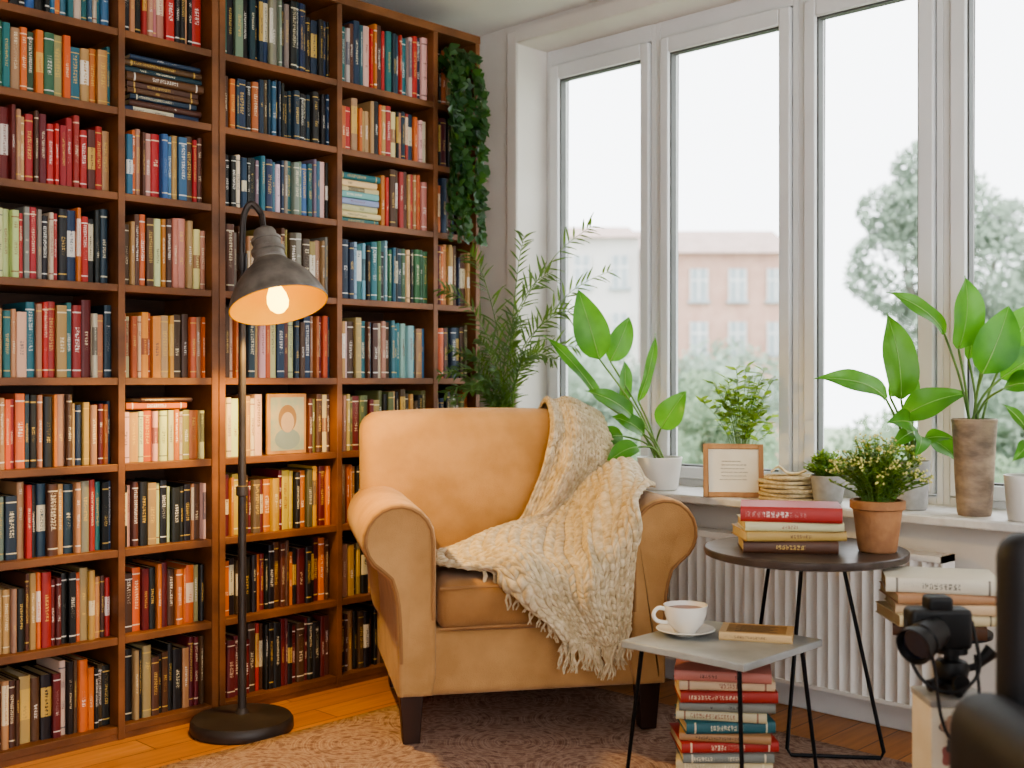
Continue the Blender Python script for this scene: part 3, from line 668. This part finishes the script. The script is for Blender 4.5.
def broad(name,loc,scale,pp,pm,hs,rs,specs,label,cat='plant',m=None):
    root=empty(name,loc,0,label,cat); pot(root,pp,pm,hs,rs)
    ms=MB(); base=Vector((0,0,hs))
    def W(q): return R3*q[0]/scale+U3*(q[1]/scale+hs+.03)+C3*q[2]/scale
    for s in specs:
        e=W(s[0]); tp=W(s[1]); w=s[2]/scale; nh=C3*1.0+U3*.6+R3*(s[3] if len(s)>3 else random.uniform(-.4,.4))+R3*random.uniform(-.35,.35)
        st_=base+Vector((random.uniform(-.3,.3)*rs,random.uniform(-.3,.3)*rs,0)); mid=st_+(e-st_)*.5+U3*.03+ (st_-e)*.08
        mid.z=max(mid.z,hs+.03)
        ms.tube(catmull([st_,mid,e],6),[.0035]*12+[.0028],6)
        ml=MB(); cen=leaf(ml,e,tp,w,nh,bulge=(s[4] if len(s)>4 else .06)+.05,n=14,pointy=.72,wave=.06,fold=.3); 
        ml.tube(cen,[.0018*(1-.8*i/14) for i in range(15)],5,mi=1)
        ml.make('leaf',[m or M_leaf,M_rib],parent=root,angle=2)
    ms.make('stems',M_stem,parent=root)
    return root
broad('potted_plant',(-2.436,3.27,.665),290,tprof(.062,.08,.115),M_potw,.09,.07,[
 ((-62,98,8),(-84,168,14),36,-.2),((-50,96,-5),(-30,142,-10),26,.5),((-60,55,0),(-118,122,-10),14,.2),((0,28,10),(24,66,20),28,.2,.1),((-25,10,25),(-58,-6,40),22,-.3,.12),
 ((-20,55,-15),(-2,125,-22),12,.3),((-30,40,20),(-78,66,35),22,.1,.08),((-18,22,15),(-52,40,25),22,.2,.1),((-38,20,5),(-70,15,15),22,.2),((-40,50,-5),(-36,98,-10),18,.4)],
 'broad-leaved green houseplant in white pot on window sill','potted plant')
broad('potted_plant',(-1.524,3.29,.665),336,tprof(.045,.055,.145),M_potg,.12,.046,[
 ((-12,60,5),(-28,145,10),38,.0),((-30,60,15),(-108,80,40),26,-.1,.12),((-18,42,25),(38,66,45),30,.2,.15),((-10,35,30),(-42,38,55),26,.1,.1),((5,60,-10),(-5,105,-20),18,.3),((15,20,10),(38,-2,25),22,.3,.1),((0,25,20),(-14,5,50),18,.1,.12),((-18,62,-10),(8,98,-20),20,.2),((5,20,20),(28,22,40),16,.2,.1),((-8,28,25),(-36,14,45),16,0,.1)],
 'leafy green houseplant in pale grey pot on window sill','potted plant')
broad('potted_plant',(-1.3275,3.27,.665),352,[(.001,0),(.044,0),(.047,.01),(.053,.1),(.057,.2),(.061,.262),(.063,.272),(.06,.275),(.054,.275),(.052,.24),(.001,.235)],M_vase,.245,.05,[
 ((-18,70,5),(-14,142,10),40,.1),((-30,85,0),(-92,126,10),20,-.2,.1),((2,45,15),(26,112,20),44,.1),((28,60,5),(60,116,10),42,.1),((18,30,25),(56,30,50),28,.2,.12),((12,55,-10),(45,80,-20),24,.2),((20,40,15),(70,72,30),32,.1,.1),((-4,60,-5),(-2,112,-10),22,.2)],
 'tall houseplant with large leaves in rustic clay vase','potted plant')
broad('potted_plant',(-1.165,3.24,.665),368,tprof(.055,.066,.125),M_potw,.10,.056,[
 ((-6,40,10),(-36,70,20),14,0),((-5,30,10),(-30,14,30),16,0,.1),((5,45,5),(10,95,10),24,.1),((12,30,10),(50,60,20),26,.2,.1),((0,30,20),(-20,44,35),14,.2),((10,20,25),(30,5,50),20,.2,.1)],
 'small green plant in white pot on window sill','potted plant')
def bush(name,loc,pp,pm,hs,rs,H,Rd,n,ls,label,m,fl=0,stemup=.5,seed=1,lw=.55,cat='potted plant'):
    random.seed(seed); root=empty(name,loc,0,label,cat); pot(root,pp,pm,hs,rs); ms=MB();ml=MB(); mf=MB()
    for k in range(n):
        a=random.uniform(0,2*math.pi); r=Rd*math.sqrt(random.random()); h=H*(1-.45*(r/Rd)**2)*random.uniform(.55,1)
        b=Vector((math.cos(a)*rs*.5*r/Rd,math.sin(a)*rs*.5*r/Rd,hs)); t=Vector((math.cos(a)*r,math.sin(a)*r,hs+h)); mid=(b+t)/2+Vector((-math.cos(a)*r*.15,-math.sin(a)*r*.15,h*.1))
        cv=catmull([b,mid,t],5); ms.tube(cv,.0013,4,caps=False)
        for i,p in enumerate(cv):
            if i<len(cv)*stemup*.6: continue
            for q in range(2):
                aa=random.uniform(0,2*math.pi); d=Vector((math.cos(aa),math.sin(aa),random.uniform(-.1,.8))).normalized()
                leaf(ml,p,p+d*ls*random.uniform(.6,1.1),ls*lw,Vector((random.uniform(-.5,.5),random.uniform(-.5,.5),1)),n=4)
        if fl and random.random()<fl:
            for q in range(3):
                c=t+Vector((random.uniform(-.01,.01),random.uniform(-.01,.01),random.uniform(0,.01))); mf.add([c+Vector(v)*.004 for v in((1,0,0),(-1,0,0),(0,1,0),(0,-1,0),(0,0,1),(0,0,-1))],[(0,2,4),(2,1,4),(1,3,4),(3,0,4),(2,0,5),(1,2,5),(3,1,5),(0,3,5)])
    ms.make('stems',M_stem,parent=root); ml.make('foliage',m,parent=root,angle=2)
    if fl: mf.make('flowers',M_flow,parent=root)['kind']='stuff'
    return root
bush('potted_herb',(-1.45,2.925,ttop),tprof(.05,.068,.14,lip=.005),M_terra,.115,.058,.21,.13,190,.017,'bushy flowering herb in terracotta pot on round table',M_leafl,fl=.7,seed=3,stemup=.4)
bush('potted_herb',(-1.785,3.27,.665),tprof(.042,.055,.088),M_potg,.065,.046,.10,.07,70,.022,'small trailing herb in grey pot on window sill',M_leafl,seed=4,lw=.35)
bush('potted_herb',(-2.165,3.37,.665),tprof(.045,.055,.10),M_potw,.08,.046,.39,.16,38,.045,'light green leafy herb in white pot by the window',M_leafl,seed=5,stemup=.8,lw=.45)
random.seed(8)
cp=(-2.985,3.055,0); PA=empty('potted_palm',cp,0,'tall feathery fern palm standing behind the armchair','potted plant')
pot(PA,tprof(.075,.095,.26),M_potg,.22,.085)
ms=MB();ml=MB()
fronds=[((.02,1.2,0),(.32,1.62,.02),.10,20),((0,1.15,0),(.17,1.44,.12),.09,20),((.05,1.1,0),(.40,1.46,.0),.09,20),((-.02,1.15,0),(-.13,1.52,.03),.09,20),((-.03,1.1,.03),(-.23,1.38,.12),.085,20),((.02,1.15,0),(.07,1.58,.05),.08,18),((.04,1.1,.03),(.30,1.30,.08),.09,20),
 ((.0,.92,0),(-.20,1.08,.15),.06,26),((0,.9,0),(-.19,.97,.2),.05,26),((.02,1.0,0),(.26,1.17,.06),.08,18),((-.02,.9,0),(-.14,1.15,.1),.06,26),((.03,1.0,0),(.18,1.12,.1),.07,18),((-.01,.95,.02),(.06,1.26,.12),.07,20),((-.02,.9,.02),(-.22,1.00,.08),.055,26),((0,.9,.0),(-.04,1.08,.2),.06,26),((0,.9,.0),(-.12,1.03,.2),.06,26),
 ((-.02,.9,.02),(-.20,1.16,.1),.055,26),((0,.9,.02),(-.10,1.20,.12),.055,26),((.01,.9,.0),(.10,1.14,.15),.06,24),((-.01,.88,.03),(-.24,1.07,.1),.05,26)]
for (m_,t_,ll,nn) in fronds:
    f=lambda q:R3*q[0]+U3*q[1]+C3*q[2]
    b=Vector((random.uniform(-.03,.03),random.uniform(-.03,.03),.22)); m1=f(m_); t1=f(t_)
    mid2=(m1+t1)/2+U3*.08
    cv=catmull([b,(b+m1)/2,m1,mid2,t1],12); ms.tube(cv,[.0032*(1-.7*i/len(cv)) for i in range(len(cv))],5)
    n0=int(len(cv)*.48)
    pts=cv[n0:]; 
    for k in range(nn):
        q=k/(nn-1)*(len(pts)-2); i=int(q); p=pts[i].lerp(pts[i+1],q-i); dr=(pts[i+1]-pts[i]).normalized()
        for sg in(-1,1):
            if random.random()<.15: continue
            sd=dr.cross(C3*1+U3*random.uniform(-.5,.9)).normalized()*sg
            L=ll*(1-.45*k/nn)*random.uniform(.6,1.2); d=(sd*.7+dr*.75+Vector((random.uniform(-.3,.3),random.uniform(-.3,.3),random.uniform(-.35,.1)))).normalized()
            leaf(ml,p,p+d*L,.009,C3+U3,n=4,bulge=.08)
ms.make('stems',M_stem,parent=PA); ml.make('fronds',M_fern,parent=PA,angle=2)
iv=(-3.27,2.966,2.075); IV=empty('hanging_ivy',iv,0,'dark green ivy trailing from pot on top bookcase shelf','potted plant')
pot(IV,tprof(.045,.06,.10),M_terra,.08,.05)
ms=MB();ml=MB()
def heart(mb,p,d,nh,s):
    d=d.normalized(); nr=(nh-d*nh.dot(d)).normalized(); sd=d.cross(nr)
    sh=[(0,0),(.35,-.12),(.55,.15),(.38,.42),(.28,.7),(0,1),(-.28,.7),(-.38,.42),(-.55,.15),(-.35,-.12)]
    vs=[p+sd*x*s+d*y*s+nr*(abs(x)*.12*s) for x,y in sh]; mb.add([p+d*.4*s]+vs,[(0,i,i%10+1) for i in range(1,11)])
for k in range(13):
    y=-.10+.21*(k+random.random())/13; xo=random.uniform(.145,.185); L=random.choice([.1,.18,.25,.32,.4,.46])
    st0=Vector((0,0,.09)); p1=Vector((.06,y*.5,.17 if k%2 else .13)); p2=Vector((xo-.02,y*.85,.12 if k%3 else .2)); p3=Vector((xo,y,.0)); 
    chain=[st0,p1,p2,p3]
    q=p3.copy(); sw=random.uniform(-.015,.015)
    for i in range(int(L/.1)+1):
        q=q+Vector((random.uniform(-.015,.01),random.uniform(-.025,.025)+sw,-.1)); q.x=max(q.x,.135); q.y=min(q.y,.13); chain.append(q.copy())
    cv=catmull(chain,7); ms.tube(cv,.0018,4,caps=False)
    for i,p in enumerate(cv[5:]):
        for _ in range(random.choice([1,1,1,2])):
            a=random.uniform(-1,1); d=Vector((random.uniform(.1,.6),a,random.uniform(-1,.3)))
            heart(ml,p+Vector((.004,0,0)),d,Vector((1,random.uniform(-.8,.8),random.uniform(-.2,.8))),random.uniform(.02,.043))
ms.make('vines',M_stem,parent=IV); ml.make('foliage',M_leafd,parent=IV,angle=2)
# ---------------------------------------------------------------- framed card on sill
FRm=empty('framed_picture',(-2.10,3.222,.665),rad_(36),'oak frame with cream handwritten card standing on window sill','picture frame')
T=Matrix.Rotation(rad_(-10),4,'X')
mb=MB()
w,h,b=.098,.175,.016
mb.box(-w,-w+b,-.008,.008,0,h,0,T);mb.box(w-b,w,-.008,.008,0,h,0,T);mb.box(-w+b,w-b,-.008,.008,0,b,0,T);mb.box(-w+b,w-b,-.008,.008,h-b,h,0,T); mb.make('frame',M_pframe,parent=FRm,bevel=.002)
mb=MB(); mb.box(-w+b,w-b,0,.004,b,h-b,0,T); mb.make('card',M_mat,parent=FRm)
mb=MB()
for r in range(6):
    zz=.118-.012*r; x=-.045+random.uniform(0,.008); xe=.045-random.uniform(0,.02)
    while x<xe:
        L=random.uniform(.006,.016); pts=[T@Vector((x+L*i/6,-.0008,zz+.0016*math.sin(i*2.3+r))) for i in range(7)]; mb.tube(pts,.0006,4); x+=L+.003
mb.make('handwriting',M_ink,parent=FRm)
mb=MB(); mb.box(-.006,.006,.06,.064,0,.12,0,Matrix.Rotation(rad_(16),4,'X')); mb.make('easel_leg',M_pframe,parent=FRm)
for k in range(6):
    mb=MB(); Rr=.098-.006*(k%2)-.003*k
    for j in range(7):
        r=Rr*(1-j/7)+.004; mb.tube([Vector((r*math.cos(a*math.pi/16),r*math.sin(a*math.pi/16),.0065+.0012*math.sin(a*.6+k*2)*r/.09)) for a in range(33)],.0060,6,caps=False)
    o=mb.make('woven_placemat',M_straw,loc=(-1.93+random.uniform(-.01,.01),3.285+random.uniform(-.01,.01),.6655+.0132*k)); lab(o,'round coiled straw placemat in stack on window sill','placemat','stack of straw placemats')
mb=MB(); zt=.665+.0132*6
P=[[(-.055+.11*i/14,yy,.002+.022*math.exp(-((i-3)/2.4)**2)+.012*max(0,(i-9)/5)**2) for i in range(15)] for yy in(-.03,-.01,.012,.03)]
mb.grid(P); o=mb.make('folded_cloth',M_straw,loc=(-1.93,3.28,zt+.003),rot=rad_(30),solid=.005); lab(o,'small folded cream linen cloth on top of placemats','cloth')
# ---------------------------------------------------------------- camera gear, crate
def rf(Xc,Z,z): return Vector((.7193*Xc-.6947*Z,.6947*Xc+.7193*Z,z))
bp=rf(.955,2.5,0); CR=empty('decorated_box',bp,rad_(44),'tall off-white box with muted pink print','box')
mb=MB(); mb.box(-.065,.065,-.06,.06,0,.355); mb.make('body',M_mat,parent=CR,bevel=.003)
mb=MB(); random.seed(21)
for k in range(46):
    x=random.uniform(-.04,.04); zz=random.uniform(.08,.33); r=random.uniform(.012,.022)
    mb.add([(x+r*(1+.25*math.cos(3*a*math.pi/10+k))*math.cos(a*math.pi/10),-.0608-.0001*k,zz+r*(1+.25*math.cos(3*a*math.pi/10+k))*math.sin(a*math.pi/10)) for a in range(20)],[list(range(20))],k%3)
mb.make('painted_print',[mat('print_rose','a8685f',.8),mat('print_leaf','5a5450',.8),mat('print_tan','bd9a82',.8)],parent=CR)
mb=MB(); mb.box(-.068,.068,-.063,.063,.355,.37); mb.make('lid',M_potg,parent=CR,bevel=.003)
CM=empty('camera',(bp.x,bp.y,.37),rad_(44),'black camera with lens mounted on small tripod head','camera')
mb=MB(); mb.soft((-.03,0,.142),(.135,.06,.088),.012,n=10); mb.soft((-.03,0,.195),(.055,.05,.035),.01,n=10); mb.make('camera_body',M_plas,parent=CM)
LM=Matrix.Translation((-.04,-.02,.14))@Vector((-.75,-.6,-.25)).normalized().to_track_quat('Z','Y').to_matrix().to_4x4()
mb=MB(); mb.lathe([(.001,0),(.033,0),(.035,.01),(.035,.03),(.037,.032),(.037,.055),(.034,.058),(.034,.07),(.040,.074),(.040,.092),(.037,.092),(.033,.08),(.001,.078)],seg=36,M=LM); mb.make('lens',M_plas,parent=CM)
mb=MB(); mb.lathe([(.001,.083),(.012,.0825),(.033,.080)],seg=24,M=LM); mb.make('lens_glass',mat('lens_glass','1a2030',.05,0,'0c1020',4,spec=1),parent=CM)
mb=MB(); mb.lathe([(.001,0),(.03,0),(.03,.02),(.02,.026),(.034,.034),(.038,.05),(.032,.066),(.016,.07),(.016,.08),(.034,.084),(.034,.098),(.001,.098)],(0.0,0,.004),24); mb.tube([(.02,0,.05),(.05,-.01,.06),(.085,-.01,.095)],[.008,.008,.017],10); mb.tube([(.0,-.02,.035),(.0,-.06,.035)],[.008,.018],12); mb.tube([(-.02,-.01,.03),(-.055,-.02,.02)],[.008,.014],10); mb.make('ball_head',M_plas,parent=CM)
mb=MB(); mb.tube(catmull([Vector((-.095,0,.16)),Vector((-.105,-.03,.10)),Vector((-.08,-.06,.04)),Vector((-.02,-.07,.02)),Vector((.04,-.05,.06)),Vector((.045,0,.155))],8),.004,6); mb.tube(catmull([Vector((-.09,.01,.165)),Vector((-.06,-.05,.09)),Vector((-.05,-.075,-.03)),Vector((-.02,-.075,-.08)),Vector((.03,-.073,-.02)),Vector((.04,-.03,.09))],8),.0035,6); mb.make('strap',M_plas,parent=CM)
for k in range(3):
    a=k*2*math.pi/3+.5; mb=MB(); mb.tube([(.015*math.cos(a),.015*math.sin(a),.03),(.05*math.cos(a),.05*math.sin(a),.008)],[.012,.008],8); mb.make('tripod_leg',M_plas,parent=CM)
# ---------------------------------------------------------------- black leather chair
oc=rf(1.115,1.78,.009); OC=empty('leather_chair',oc,rad_(44),'black leather padded chair with solid upholstered arms','chair')
mb=MB(); mb.soft((0,.19,.49),(.56,.10,.58),.045,(0,.012,0),n=14); mb.make('backrest',M_blackp,parent=OC)
mb=MB(); mb.soft((0,-.07,.33),(.46,.44,.22),.045,(0,0,.012),n=14); mb.make('seat',M_blackp,parent=OC)
for sx in(-1,1):
    mb=MB(); mb.soft((sx*.305,.0,.325),(.12,.46,.36),.055,(.01,0,.01),n=14); mb.make('armrest',M_blackp,parent=OC)
    for yy in(-.2,.17):
        mb=MB(); mb.tube([(sx*.27,yy,.18),(sx*.27,yy,0)],[.02,.014],10); mb.make('leg',M_black,parent=OC)
# ---------------------------------------------------------------- exterior
M_sw=mat('hazed_render','dad6d1',.9,0,'d1ccc6',1); M_br=mat('hazed_brick','cfaa9a',.9,0,'c39d8d',3); M_rf=mat('roof_tile','bda69c',.9,0,'b29a90',3); M_wi=mat('house_window_glass','acb4b7',.4,0,'a0a9ac',2); M_hf=mat('house_window_frame','e8e5e2',.7)  # outdoor haze put into these pale house colours
M_t1=mat('hazy_foliage','849878',.9,0,'70856a',1.5); M_t2=mat('hazy_foliage_far','9dac9a',.9,0,'8b9c8a',1.5); M_tr=mat('hazy_bark','8c867d',.9,0,'7d7870',4); M_gr=mat('grass','98a78a',.9,0,'8b9b7e',.6)  # haze mixed into the foliage, bark and grass colours
mb=MB(); mb.box(-70,40,YB+1.0,90,-3.1,-3.0); struct(mb.make('ground',M_gr),'haze-paled grass garden ground','ground')
def house(loc,x0,x1,ze,zr,m,label,rows):
    H=empty('house',loc,rad_(44),label,'house'); mb=MB(); mb.box(x0,x1,0,7,-3-loc[2],ze); mb.make('facade',m,parent=H)
    mb=MB(); P=[(x0,-.25,ze),(x1,-.25,ze),(x1,2.2,zr),(x0,2.2,zr),(x0,7,ze),(x1,7,ze)]; mb.add(P,[(0,1,2,3),(3,2,5,4),(1,5,2),(0,3,4),(0,4,5,1)]); mb.make('roof',M_rf,parent=H)
    n=max(1,int((x1-x0)/.85))
    for zz in rows:
        for k in range(n):
            cx=x0+(k+.5)*(x1-x0)/n; a_,b_=.2,.36
            mb=MB(); mb.box(cx-a_,cx+a_,-.06,.02,zz-b_,zz+b_); mb.box(cx-a_-.05,cx+a_+.05,-.1,.0,zz-b_-.06,zz-b_); mb.box(cx-.02,cx+.02,-.075,-.06,zz-b_,zz+b_,1); mb.box(cx-a_,cx+a_,-.075,-.06,zz+.08,zz+.12,1)
            for e in(-a_,a_-.03): mb.box(cx+e,cx+e+.03,-.08,-.06,zz-b_,zz+b_,1)
            mb.make('house_window',[M_wi,M_hf],parent=H)
h0=rf(2.89,26,0)
house(h0,-5.2,-.02,4.25,4.8,M_sw,'haze-paled rendered townhouse seen through the window',[3.5,2.2,.8])
house(h0+C3*.02,.02,3.5,3.9,4.7,M_br,'haze-paled brick townhouse with tiled roof outside',[3.2,2.0,.6])
def tree(Xc,Z,blobs,m,label,ls=.16,n=900,name='tree',trunk=True,core=True):
    root=empty(name,rf(Xc,Z,-3),rad_(44),label,'tree')
    ml=MB()
    for bi,(x,y,z,r) in enumerate(blobs):
        if core: ml.blob((x,y,z+3),r*.86,x*3+z)
        for k in range(int(n*r*r)):
            d=Vector((random.gauss(0,1),random.gauss(0,1),random.gauss(0,1))).normalized()*r*random.uniform(.55,1.0)**.5; d.z*=.85
            if not core and noise.noise(d*2.2/r+Vector((x,z,0)))<-.2: continue
            p=Vector((x,y,z+3))+d; a=Vector((random.gauss(0,1),random.gauss(0,1),random.gauss(0,1))).normalized(); b=a.orthogonal().normalized(); s=ls*random.uniform(.5,1)
            ml.add([p-a*s,p-b*s*.6,p+a*s,p+b*s*.6],[(0,1,2,3)])
    ml.make('foliage',m,parent=root)
    if trunk:
        ms=MB(); zt=max(b[2] for b in blobs)+3; ms.tube([(0,0,0),(.1,0,zt*.4),(0,0,zt*.7),(.05,0,zt)],[.16,.13,.08,.02],8)
        for (x,y,z,r) in blobs: ms.tube([(0.03,0,zt*.45),(x*.5,y*.5,(z+3)*.8),(x,y,z+3)],[.07,.045,.015],6)
        ms.make('trunk',M_tr,parent=root)
random.seed(5)
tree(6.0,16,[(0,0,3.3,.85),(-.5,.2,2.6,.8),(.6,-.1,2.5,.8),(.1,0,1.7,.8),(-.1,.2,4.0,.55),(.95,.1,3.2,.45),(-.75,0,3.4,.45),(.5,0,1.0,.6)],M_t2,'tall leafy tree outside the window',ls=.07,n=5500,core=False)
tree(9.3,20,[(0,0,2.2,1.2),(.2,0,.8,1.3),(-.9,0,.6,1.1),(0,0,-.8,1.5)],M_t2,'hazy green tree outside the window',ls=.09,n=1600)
tree(4.7,14,[(0,0,-.1,.95),(-.9,.1,-.6,.9),(.8,0,-.5,.9),(.1,0,-1.5,1.2)],M_t1,'rounded green garden tree outside',ls=.06,n=2200)
tree(2.1,12.5,[(0,0,.75,.5),(-.35,0,.2,.6),(.45,.1,.1,.6),(0,0,-.8,1.0)],M_t1,'leafy garden tree outside the window',ls=.05,n=3500)
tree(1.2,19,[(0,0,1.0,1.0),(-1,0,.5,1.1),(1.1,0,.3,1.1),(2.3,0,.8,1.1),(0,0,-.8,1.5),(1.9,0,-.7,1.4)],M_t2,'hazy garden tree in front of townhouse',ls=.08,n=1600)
tree(6.6,11.5,[(0,0,-.1,.7),(-.7,.1,-.4,.7),(.7,0,-.3,.7),(.1,0,-1.2,.9)],M_t1,'rounded green shrub tree outside the window',ls=.05,n=2600)
# ---------------------------------------------------------------- light, camera
w=bpy.data.worlds.new('World'); bpy.context.scene.world=w; w.use_nodes=True
bg=w.node_tree.nodes['Background']; bg.inputs[0].default_value=(.93,.965,1,1); bg.inputs[1].default_value=4.8
try:
    bpy.context.scene.view_settings.look='AgX - Medium High Contrast'
except Exception as e: print(e)
cd=bpy.data.cameras.new('camera_view'); cam=bpy.data.objects.new('camera_view',cd); col.objects.link(cam)
cam.location=(0,0,1.05); cam.rotation_euler=(math.pi/2,0,rad_(44)); cd.sensor_width=36; cd.lens=1150/1024*36; cd.shift_y=-4/1024
cd.clip_start=.05; cd.clip_end=300
cd.dof.use_dof=True; cd.dof.focus_distance=3.5; cd.dof.aperture_fstop=2.2
bpy.context.scene.camera=cam
print('BOOKS',len(B))
